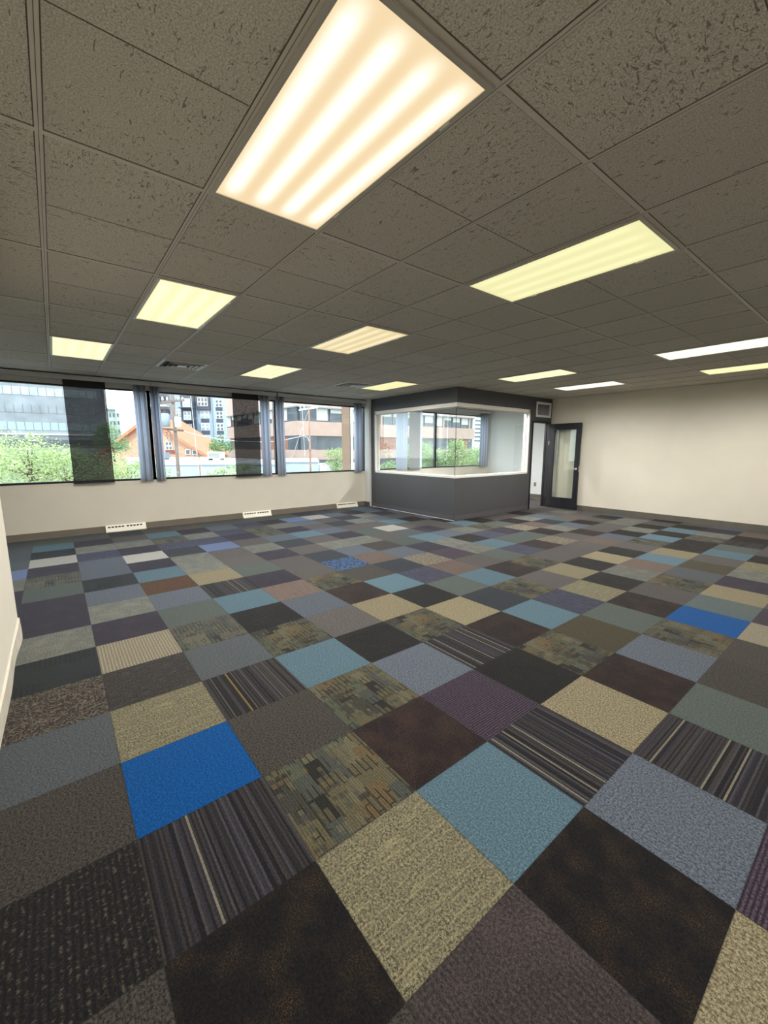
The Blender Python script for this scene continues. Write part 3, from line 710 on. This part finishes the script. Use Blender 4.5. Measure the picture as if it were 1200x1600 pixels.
# distant pale tower with stacked bays
F = Fr(184, 150, 202, 152); r = empty('apartment_tower', F.a+Vector((0, 0, GZ)), 'distant pale stone apartment tower with stacked bays, right of the grey glass building', 'building')
q = MB(); F.px(q, 183, 196, 642, 730, -12, 0); F.px(q, 196, 201, 648, 730, -10, 1.2); F.px(q, 186, 190, 634, 642, -4, -1); F.px(q, 182.5, 196.5, 640, 642.5, -12, .8); q.build('wall', M('pale_stone', S(196,206,196), .8), r)
for v in (648, 660, 672, 684):
    for u in (186, 191.5, 197.5):
        q = MB(); F.px(q, u, u+2.2, v, v+5, 0, 1.4 if u > 196 else .2); q.build('window', o_pane, r)

# terracotta gabled hall
F = Fr(168, 86, 329, 86); r = empty('gabled_hall', F.a+Vector((0, 0, GZ)), 'terracotta orange gabled building behind the low white roofs', 'building')
def gable(mb, n0, n1, u0=170, u1=327, va=657, vb=711, ua=246, mi=0, drop=True):
    pts = [(F.s_of(u0)[0], zat(vb, 86)), (F.s_of(ua)[0], zat(va, 86)), (F.s_of(u1)[0], zat(vb, 86))]
    if drop: pts = [(pts[0][0], GZ)]+pts+[(pts[2][0], GZ)]
    n = len(mb.v); k = len(pts)
    for nn in (n0, n1):
        for s_, z_ in pts: mb.v.append(tuple(F.a+F.e*s_+F.nv*nn+Vector((0, 0, z_))))
    for i in range(k):
        j = (i+1) % k; mb.f.append((n+i, n+j, n+k+j, n+k+i)); mb.m.append(mi); mb.sm.append(False)
    mb.f.append(tuple(range(n, n+k))); mb.f.append(tuple(range(n+k, n+2*k))); mb.m += [mi, mi]; mb.sm += [False, False]
q = MB(); gable(q, -14, 0); q.build('wall', o_terr, r)
for (ua, va, ub, vb) in ((246, 655.5, 163, 713), (246, 655.5, 333, 714)):
    sa, sb = F.s_of(ua)[0], F.s_of(ub)[0]; za, zb_ = zat(va, 86), zat(vb, 86)
    q = MB(); c = F.a+F.e*((sa+sb)/2)+F.nv*(-6.4)+Vector((0, 0, (za+zb_)/2)); h = F.e*((sb-sa)/2)+Vector((0, 0, (zb_-za)/2)); q.obox(c, h, F.nv*7.4, (0, 0, .35)); q.build('roof', o_roof, r)
def wnd(F, r, u0, u1, v0, v1, n=.0, pane=None, nx=2, ny=2, name='window'):
    q = MB(); F.px(q, u0, u1, v0, v1, n, n+.15); f_ = q.build(name, o_white, r)
    q = MB(); du = (u1-u0)/nx; dv = (v1-v0)/ny
    for a in range(nx):
        for b_ in range(ny): F.px(q, u0+a*du+.16*du, u0+(a+1)*du-.16*du, v0+b_*dv+.14*dv, v0+(b_+1)*dv-.14*dv, n+.15, n+.2)
    o = q.build('pane', pane or o_pane); o.parent = f_
wnd(F, r, 267.5, 277.5, 690.5, 703, .02); wnd(F, r, 297, 305, 702, 710.5, .02, nx=1, ny=1); wnd(F, r, 307.5, 316, 703, 710.5, .02, nx=1, ny=1); wnd(F, r, 196, 204, 694, 703, .02)
q = MB(); F.px(q, 267, 282, 703.5, 708, .02, .2); q.build('red_band', M('dark_red_brick', S(130,70,58), .8), r)

# blue-grey apartment block
F = Fr(225, 108, 372, 112); r = empty('apartment_block', F.a+Vector((0, 0, GZ)), 'blue-grey apartment block with white windows seen in the middle window', 'building')
q = MB(); F.px(q, 225, 372, 560, 712, -15, 0); q.build('wall', o_blue, r)
q = MB(); F.px(q, 244, 282, 560, 712, 0, .5); q.build('wall_panel', o_lgrey, r)
for v in (618, 639, 657.5, 676):
    q = MB(); F.px(q, 246, 279, v-2, v, .5, 3.2); q.build('balcony_slab', o_white, r)
    q = MB(); F.px(q, 247, 278, v-15, v-8, .5, .9); q.build('recess', o_dgrey, r)
    wnd(F, r, 252, 266, v-13, v-3, .9, o_panel)
q = MB(); F.px(q, 299, 317, 605, 712, 0, 2.6); q.build('bay', o_dgrey, r)
for v in (628, 646.5, 665, 683.5):
    wnd(F, r, 302.5, 313.5, v, v+12, 2.6, o_panel)
    q = MB(); F.px(q, 298, 320, v+13.2, v+14.4, 2.6, 4.2); q.build('balcony_slab', o_dgrey, r)
    wnd(F, r, 286.5, 295, v+15, v+24, .02, o_panel, 2, 2)
q = MB(); F.px(q, 319.5, 339.5, 620, 642.5, 0, .8); q.build('bay', o_dgrey, r)
wnd(F, r, 321.5, 336.5, 625, 638, .8, None, 3, 2)
for v in (645, 663, 681, 698):
    wnd(F, r, 323.5, 336.5, v, v+10.5, .02, o_panel)
    q = MB(); F.px(q, 324, 336, v+11.3, v+16.6, 0, .15); q.build('spandrel', o_dgrey, r)
for v in (628, 645.5, 663.5, 682):
    wnd(F, r, 347, 357.5, v, v+10.5, .02)
    q = MB(); F.px(q, 347, 357, v+11.2, v+16, 0, .15); q.build('spandrel', o_dgrey, r)
q = MB(); F.px(q, 340.5, 342, 605, 712, 0, .5); q.build('downpipe', o_lgrey, r)

# pink concrete office building: two faces meeting at a corner
r = empty('concrete_office', ground_pt(469, 56, GZ), 'pink concrete office building with ribbon windows across the right-hand windows', 'building')
FR = Fr(469, 56, 737, 79); FL = Fr(469, 56, 362, 75)
cols = MB()
B = [GZ, -.1, 1.26, 3.18, 5.1, 7.0, 12.5]
for F, nm in ((FR, 0), (FL, 1)):
    q = MB(); F.bx(q, 0, F.L, GZ, 12.5, -3, -.45); q.build('dark_core', o_dk, r)
    for (za, zb_, m_) in ((-.1, 1.26, o_pink), (3.18, 5.1, o_pink), (7.0, 12.5, o_pinkt)):
        q = MB(); F.bx(q, -.0, F.L, za, zb_, -.5, 0); q.build('concrete_band', m_, r)
    L = F.L; k = .6; rr = random.Random(nm+4); i = 0
    while k < L-1.2:
        wd_ = 2.05; q = MB(); F.bx(q, k, k+wd_, 5.1, 7.0, -.42, -.36); f_ = q.build('window', o_dk, r)
        dr = rr.choice((.35, .5, .95, .95, .7)); q = MB(); F.bx(q, k+.12, k+wd_-.12, 7.0-1.8*dr, 6.95, -.36, -.30); o = q.build('shade', o_curt); o.parent = f_
        if i % 3 == 2:
            q = MB(); F.bx(q, k+wd_, k+wd_+.3, 5.1, 7.0, -.42, -.1); q.build('mullion', o_pink, r)
        k += wd_+.28; i += 1
    for (sa, sb) in ((.5, 6), (18, 22)) if nm == 0 else ((3, 12),):
        q = MB(); F.bx(q, sa if nm else sa+13, sb if nm else sb+13, 1.26, 3.18, -.44, -.2); q.build('brick_infill', o_redb, r)
    q = MB(); F.bx(q, 0, L, 6.9, 7.05, -.5, .05); q.build('drip_edge', o_mul, r)

# striped high-rise far right
F = Fr(736, 150, 752, 152); r = empty('striped_tower', F.a+Vector((0, 0, GZ)), 'distant white tower with dark balcony stripes at the right end of the office window', 'building')
q = MB(); F.px(q, 736, 753, 600, 735, -12, 0); q.build('wall', o_white, r)
for k in range(9):
    v = 640+k*6; q = MB(); F.px(q, 737.5, 751-k*.6, v, v+1.9, 0, .3); q.build('balcony_recess', o_pane, r)

# low white roofs
def poly_block(name, pts, ztop, zbot, mt, mw, label, cat):
    """flat-roofed block over a ground-plan polygon of (u, d)"""
    g = [ground_pt(u, d) for u, d in pts]; r = empty(name, (g[0].x, g[0].y, GZ), label, cat)
    q = MB(); n = len(g); q.v += [(p.x, p.y, zbot) for p in g]+[(p.x, p.y, ztop) for p in g]
    for i in range(n):
        j = (i+1) % n; q.f.append((i, j, n+j, n+i)); q.m.append(0); q.sm.append(False)
    q.f.append(tuple(range(n))); q.m.append(0); q.sm.append(False); q.build('wall', mw, r)
    q = MB(); c = sum(g, Vector())/n
    q.v += [tuple(Vector((p.x, p.y, 0))+(p-c).normalized()*.15+Vector((0, 0, ztop))) for p in g]+[tuple(Vector((p.x, p.y, 0))+(p-c).normalized()*.15+Vector((0, 0, ztop+.14))) for p in g]
    for i in range(n):
        j = (i+1) % n; q.f.append((i, j, n+j, n+i)); q.m.append(0); q.sm.append(False)
    q.f.append(tuple(range(n))); q.f.append(tuple(range(n, 2*n))); q.m += [0, 0]; q.sm += [False, False]; q.build('roof', mt, r); return r
poly_block('low_building', [(318, 40), (440, 40), (440, 52), (355, 66), (318, 70)], zat(726, 40), GZ, o_roofw, o_wallb, 'low flat white-roofed building outside the middle window, right part', 'building')
poly_block('low_building', [(205, 48), (316, 48), (316, 82), (205, 84)], zat(727, 47), GZ, o_roofw, o_wallb, 'low flat white-roofed building below the terracotta hall', 'building')
poly_block('low_building', [(441, 42), (500, 42), (496, 53), (441, 53)], zat(722, 42), GZ, o_roofw, o_wallb, 'low white block at the foot of the rusty utility pole', 'building')
poly_block('garden_wall', [(501, 40), (560, 42), (560, 42.5), (501, 40.5)], zat(726, 40), GZ, o_roofw, o_roofw, 'long white garden wall right of the rusty utility pole', 'wall')
def rooftop(u0, u1, v0, v1, d, label, col):
    F = Fr(u0, d, u1, d); r = empty('rooftop_unit', F.a+Vector((0, 0, zat(v1, d))), label, 'air conditioner')
    q = MB(); F.px(q, u0, u1, v0, v1-2.2, -1.4, 0); q.build('casing', col, r)
    q = MB(); 
    for k in range(5): F.px(q, u0+1.2, u1-1.2, v0+1.5+k*(v1-v0-4.5)/5, v0+2.1+k*(v1-v0-4.5)/5, 0, .05)
    tag(q.build('louver_grille', o_mul, r), kind='stuff')
    for a in (u0+.4, u1-1.4):
        q = MB(); F.px(q, a, a+1, v1-2.2, v1+.6, -1.2, -.1); q.build('leg', o_mul, r)
rooftop(330, 350, 706, 718.5, 50, 'cream rooftop air unit on legs on the white roof in the middle window', M('unit_cream', S(214,208,190), .6))
rooftop(256, 265, 707, 718, 60, 'small grey rooftop air unit left of the wooden utility pole', o_metal)

# brick pier
F = Fr(536, 22, 548, 22); r = empty('brick_pier', F.a+Vector((0, 0, GZ)), 'tall brown brick pier outside, left of the corner vertical blinds', 'pier')
q = MB(); F.bx(q, 0, F.L, GZ, 7, -.5, 0); q.build('shaft', o_brick, r)
q = MB(); F.bx(q, F.L+.04, F.L+.15, GZ, 7, -.3, -.1); q.build('downpipe', o_curt, r)

# utility poles, transformers and cables
def P(u, v, d):
    p = ground_pt(u, d); return Vector((p.x, p.y, zat(v, d)))
r = empty('utility_pole', ground_pt(283.5, 24, GZ), 'wooden utility pole with grey transformers in the middle window', 'utility pole', 'utility poles')
q = MB(); q.tube([ground_pt(283.5, 24, GZ), P(283.5, 605, 24)], [.11, .085], 12); q.build('pole', o_pole, r)
for (ua, va, ub, vb) in ((266, 632, 300, 628), (262, 671, 296, 674)):
    q = MB(); a, b_ = P(ua, va, 23.9), P(ub, vb, 23.9); q.obox((a+b_)/2, (b_-a)/2, HF*.05, (0, 0, .06)); q.build('crossarm', o_pole, r)
for u in (268, 275, 292, 298):
    q = MB(); a = P(u, 629, 23.9); q.tube([a, a+Vector((0, 0, .12)), a+Vector((0, 0, .2))], [.05, .06, .02], 8); q.build('insulator', o_white, r)
for (u, v0, v1, rad, m_) in ((270, 648, 668, .22, o_metal), (288.5, 653, 669, .17, o_white)):
    q = MB(); a, b_ = P(u, v1, 23.6), P(u, v0, 23.6); h = b_-a; q.tube([a, a+h*.06, a+h*.94, b_], [rad*.8, rad, rad, rad*.7], 16); f_ = q.build('transformer', m_, r)
    q = MB(); q.tube([b_, b_+Vector((0, 0, .16))], [.03, .02], 6); o = q.build('bushing', o_dgrey); o.parent = f_
q = MB()
for k in range(9):
    a0 = k*.7; q.tube([P(272+3*math.cos(a0), 680+8*math.sin(a0), 23.7), P(275+4*math.cos(a0+1), 684+9*math.sin(a0+1.1), 23.7)], .018, 5)
tag(q.build('cable_tangle', o_pole, r), kind='stuff')
r2 = empty('utility_pole', ground_pt(487, 30, GZ), 'rust-brown utility pole with crossarm in the window next to the office', 'utility pole', 'utility poles')
q = MB(); q.tube([ground_pt(487, 30, GZ), P(487, 640, 30)], [.085, .055], 12); q.build('pole', o_rust, r2)
q = MB(); a, b_ = P(472, 643, 30), P(501, 639, 30); q.obox((a+b_)/2, (b_-a)/2, HF*.04, (0, 0, .05)); q.build('crossarm', o_white, r2)
q = MB(); a, b_ = P(484, 702.5, 29.9), P(494, 702.5, 29.9); q.obox((a+b_)/2, (b_-a)/2, HF*.04, (0, 0, .03)); q.build('crossarm', o_rust, r2)
for u in (474, 480, 492, 499):
    q = MB(); a = P(u, 641, 30); q.tube([a, a+Vector((0, 0, .22))], [.05, .025], 8); q.build('insulator', o_white, r2)
r3 = empty('utility_pole', ground_pt(426.5, 34, GZ), 'slim rusty pole seen in the gap between two vertical blind stacks', 'utility pole', 'utility poles')
q = MB(); q.tube([ground_pt(426.5, 34, GZ), P(426.5, 615, 34)], [.06, .045], 10); q.build('pole', o_rust, r3)
q = MB(); q.tube([P(426.5, 692, 33.9), P(424, 688, 33.9), P(424.5, 684, 33.9)], .04, 6); q.build('bracket', o_rust, r3)
def wire(pts, rad, label):
    q = MB(); P3 = [P(*p) for p in pts]; out = []
    for i in range(len(P3)-1):
        for k in range(6): out.append(P3[i].lerp(P3[i+1], k/6))
    out.append(P3[-1]); tag(q.tube(out, rad, 6).build('overhead_cable', o_wire), label, 'cable', 'overhead cables')
wire([(283.5, 671, 24), (300, 676, 24.5), (320, 681.5, 25.5), (345, 686, 26.5), (375, 689.5, 27.5), (410, 691, 28.5), (440, 690, 29), (465, 684.5, 29.6), (478, 681.5, 29.8), (484, 684, 29.9), (486, 690, 29.95)], .022, 'thick white overhead cable sagging from the transformer pole to the rusty pole')
wire([(487, 642, 30), (478, 665, 30.5), (464, 703, 31), (455, 722, 31.5)], .014, 'thin guy wire running down left from the top of the rusty pole')
wire([(477, 642, 30), (478, 680, 30), (479, 716, 30)], .013, 'thin upright cable just left of the rusty pole')
wire([(310, 612, 26), (312, 660, 26), (314, 720, 26), (315, 740, 26)], .014, 'thin upright cable right of the wooden transformer pole')

# trees
def tree(u, v, d, rx, rz, nclump, nleaf, ls, mat, label, seed, grp='trees outside the windows', kind='tree', fill=1.0):
    rr = random.Random(seed); c = P(u, v, d); base = ground_pt(u, d, GZ)
    r = empty(kind, base, label, 'tree', grp)
    q = MB(); q.tube([base, base.lerp(c, .5)+Vector((.05, .1, 0)), c-Vector((0, 0, rz*.2)), c+Vector((0, 0, rz*.55))], [.10*rx+.03, .07*rx+.02, .04*rx, .01], 8)
    q.build('trunk', o_bark, r)
    cl = []
    while len(cl) < nclump:
        p = Vector((rr.uniform(-1, 1), rr.uniform(-1, 1), rr.uniform(-1, 1)))
        if .25 < p.length < 1: cl.append(c+Vector((p.x*rx, p.y*rx, p.z*rz)))
    for p in cl[:9]:
        q = MB(); a = c-Vector((0, 0, rz*rr.uniform(.1, .6))); m_ = a.lerp(p, .5)+Vector((0, 0, -.05)); q.tube([a, m_, p], [.025*rx+.006, .014*rx+.004, .004], 5); q.build('branch', o_bark, r)
    q = MB()
    for p in cl:
        out = (p-c); sp = .20
        for _ in range(nleaf):
            o = p+Vector((rr.gauss(0, sp*rx), rr.gauss(0, sp*rx), rr.gauss(0, sp*.7*rz)))
            a = Vector((rr.gauss(0, 1), rr.gauss(0, 1), rr.gauss(0, .5))).normalized()*ls*rr.uniform(.6, 1.3); b_ = a.cross(Vector((rr.gauss(0, 1), rr.gauss(0, 1), rr.gauss(0, 1)))).normalized()*ls*.38
            q.v += [tuple(o-a), tuple(o+b_), tuple(o+a), tuple(o-b_)]; n_ = len(q.v)-4; q.f.append((n_, n_+1, n_+2, n_+3)); q.m.append(0); q.sm.append(False)
    tag(q.build('foliage', mat, r, fix=False), kind='stuff')
tree(-8, 722, 15, 1.35, 1.15, 60, 75, .055, o_leaf, 'feathery bright green tree at the far left edge of the leftmost window', 1)
tree(55, 728, 14, 1.2, 1.1, 60, 70, .055, o_leaf, 'feathery bright green tree left of the dark sheer panel', 2)
tree(110, 738, 15, 1.2, .95, 50, 70, .055, o_leaf, 'green tree seen behind the dark sheer panel', 3)
tree(160, 738, 17, 1.3, 1.0, 46, 60, .055, o_leaf, 'green tree behind the right edge of the dark sheer panel', 4)
tree(206, 745, 16, .75, .85, 34, 60, .05, o_leaf, 'sparse small tree left of the pair of vertical blind stacks', 5)
tree(186, 690, 60, 2.2, 2.6, 26, 60, .2, o_leaf3, 'green tree in front of the distant pale tower', 6)
tree(262, 748, 13, .42, .32, 20, 40, .045, o_leaf, 'tip of a small green tree at the sill, below the wooden pole', 7)
tree(350, 744, 13, .42, .32, 20, 40, .045, o_leaf, 'leafy treetop at the sill left of the second dark sheer panel', 8)
tree(385, 738, 14, .5, .4, 24, 50, .045, o_leaf, 'leafy treetop behind the second dark sheer panel', 9)
tree(353, 700, 66, 1.7, 1.9, 20, 60, .2, o_leaf3, 'distant green tree beside the blue-grey apartment block', 10)
tree(528, 720, 38, 1.3, 1.1, 26, 70, .1, o_leaf2, 'round green bush left of the brown brick pier', 11)
tree(606, 735, 30, 1.1, .8, 22, 60, .09, o_leaf2, 'dark green bush low in the left part of the office glass', 12)
tree(655, 716, 30, 1.15, 1.25, 40, 110, .085, o_leaf2, 'full green treetop seen through the office glass, leftmost of four', 13)
tree(684, 722, 31, 1.05, 1.25, 40, 110, .085, o_leaf2, 'full green treetop seen through the office glass beside the window mullion', 14)
tree(713, 719, 30, 1.15, 1.3, 40, 110, .085, o_leaf2, 'full green treetop seen through the glazed corner of the office', 15)
tree(742, 722, 31, 1.1, 1.3, 40, 110, .085, o_leaf2, 'full green treetop right of the glazed corner, before the striped tower', 16)

# ------------------------------------------------------------------ daylight
wd = bpy.data.worlds.new('sky'); SC.world = wd; wd.use_nodes = True; nt = wd.node_tree; bg = nt.nodes['Background']
tc = nt.nodes.new('ShaderNodeTexCoord'); sp = nt.nodes.new('ShaderNodeSeparateXYZ'); cr = nt.nodes.new('ShaderNodeValToRGB')
nt.links.new(tc.outputs['Generated'], sp.inputs[0]); nt.links.new(sp.outputs[2], cr.inputs[0])
cr.color_ramp.elements[0].position = 0; cr.color_ramp.elements[0].color = (.93, .97, 1, 1)
cr.color_ramp.elements[1].position = .6; cr.color_ramp.elements[1].color = (.66, .80, 1, 1)
nt.links.new(cr.outputs[0], bg.inputs[0]); bg.inputs[1].default_value = 4.0
sl = bpy.data.lights.new('sun', 'SUN'); sl.energy = 3.4; sl.angle = math.radians(3); sl.color = (1, .95, .86)
so = bpy.data.objects.new('sun', sl); C.objects.link(so); so.rotation_euler = Vector((-.45, .35, -.82)).to_track_quat('-Z', 'Y').to_euler()

SC.view_settings.view_transform = 'Standard'; SC.view_settings.look = 'None'; SC.view_settings.gamma = 1; SC.view_settings.use_curve_mapping = False
SC.view_settings.exposure = 0.1
cy = SC.cycles
cy.use_denoising = True; cy.max_bounces = 10; cy.diffuse_bounces = 5; cy.glossy_bounces = 4; cy.transparent_max_bounces = 16; cy.transmission_bounces = 6
cy.sample_clamp_indirect = 6; cy.caustics_reflective = False; cy.caustics_refractive = False
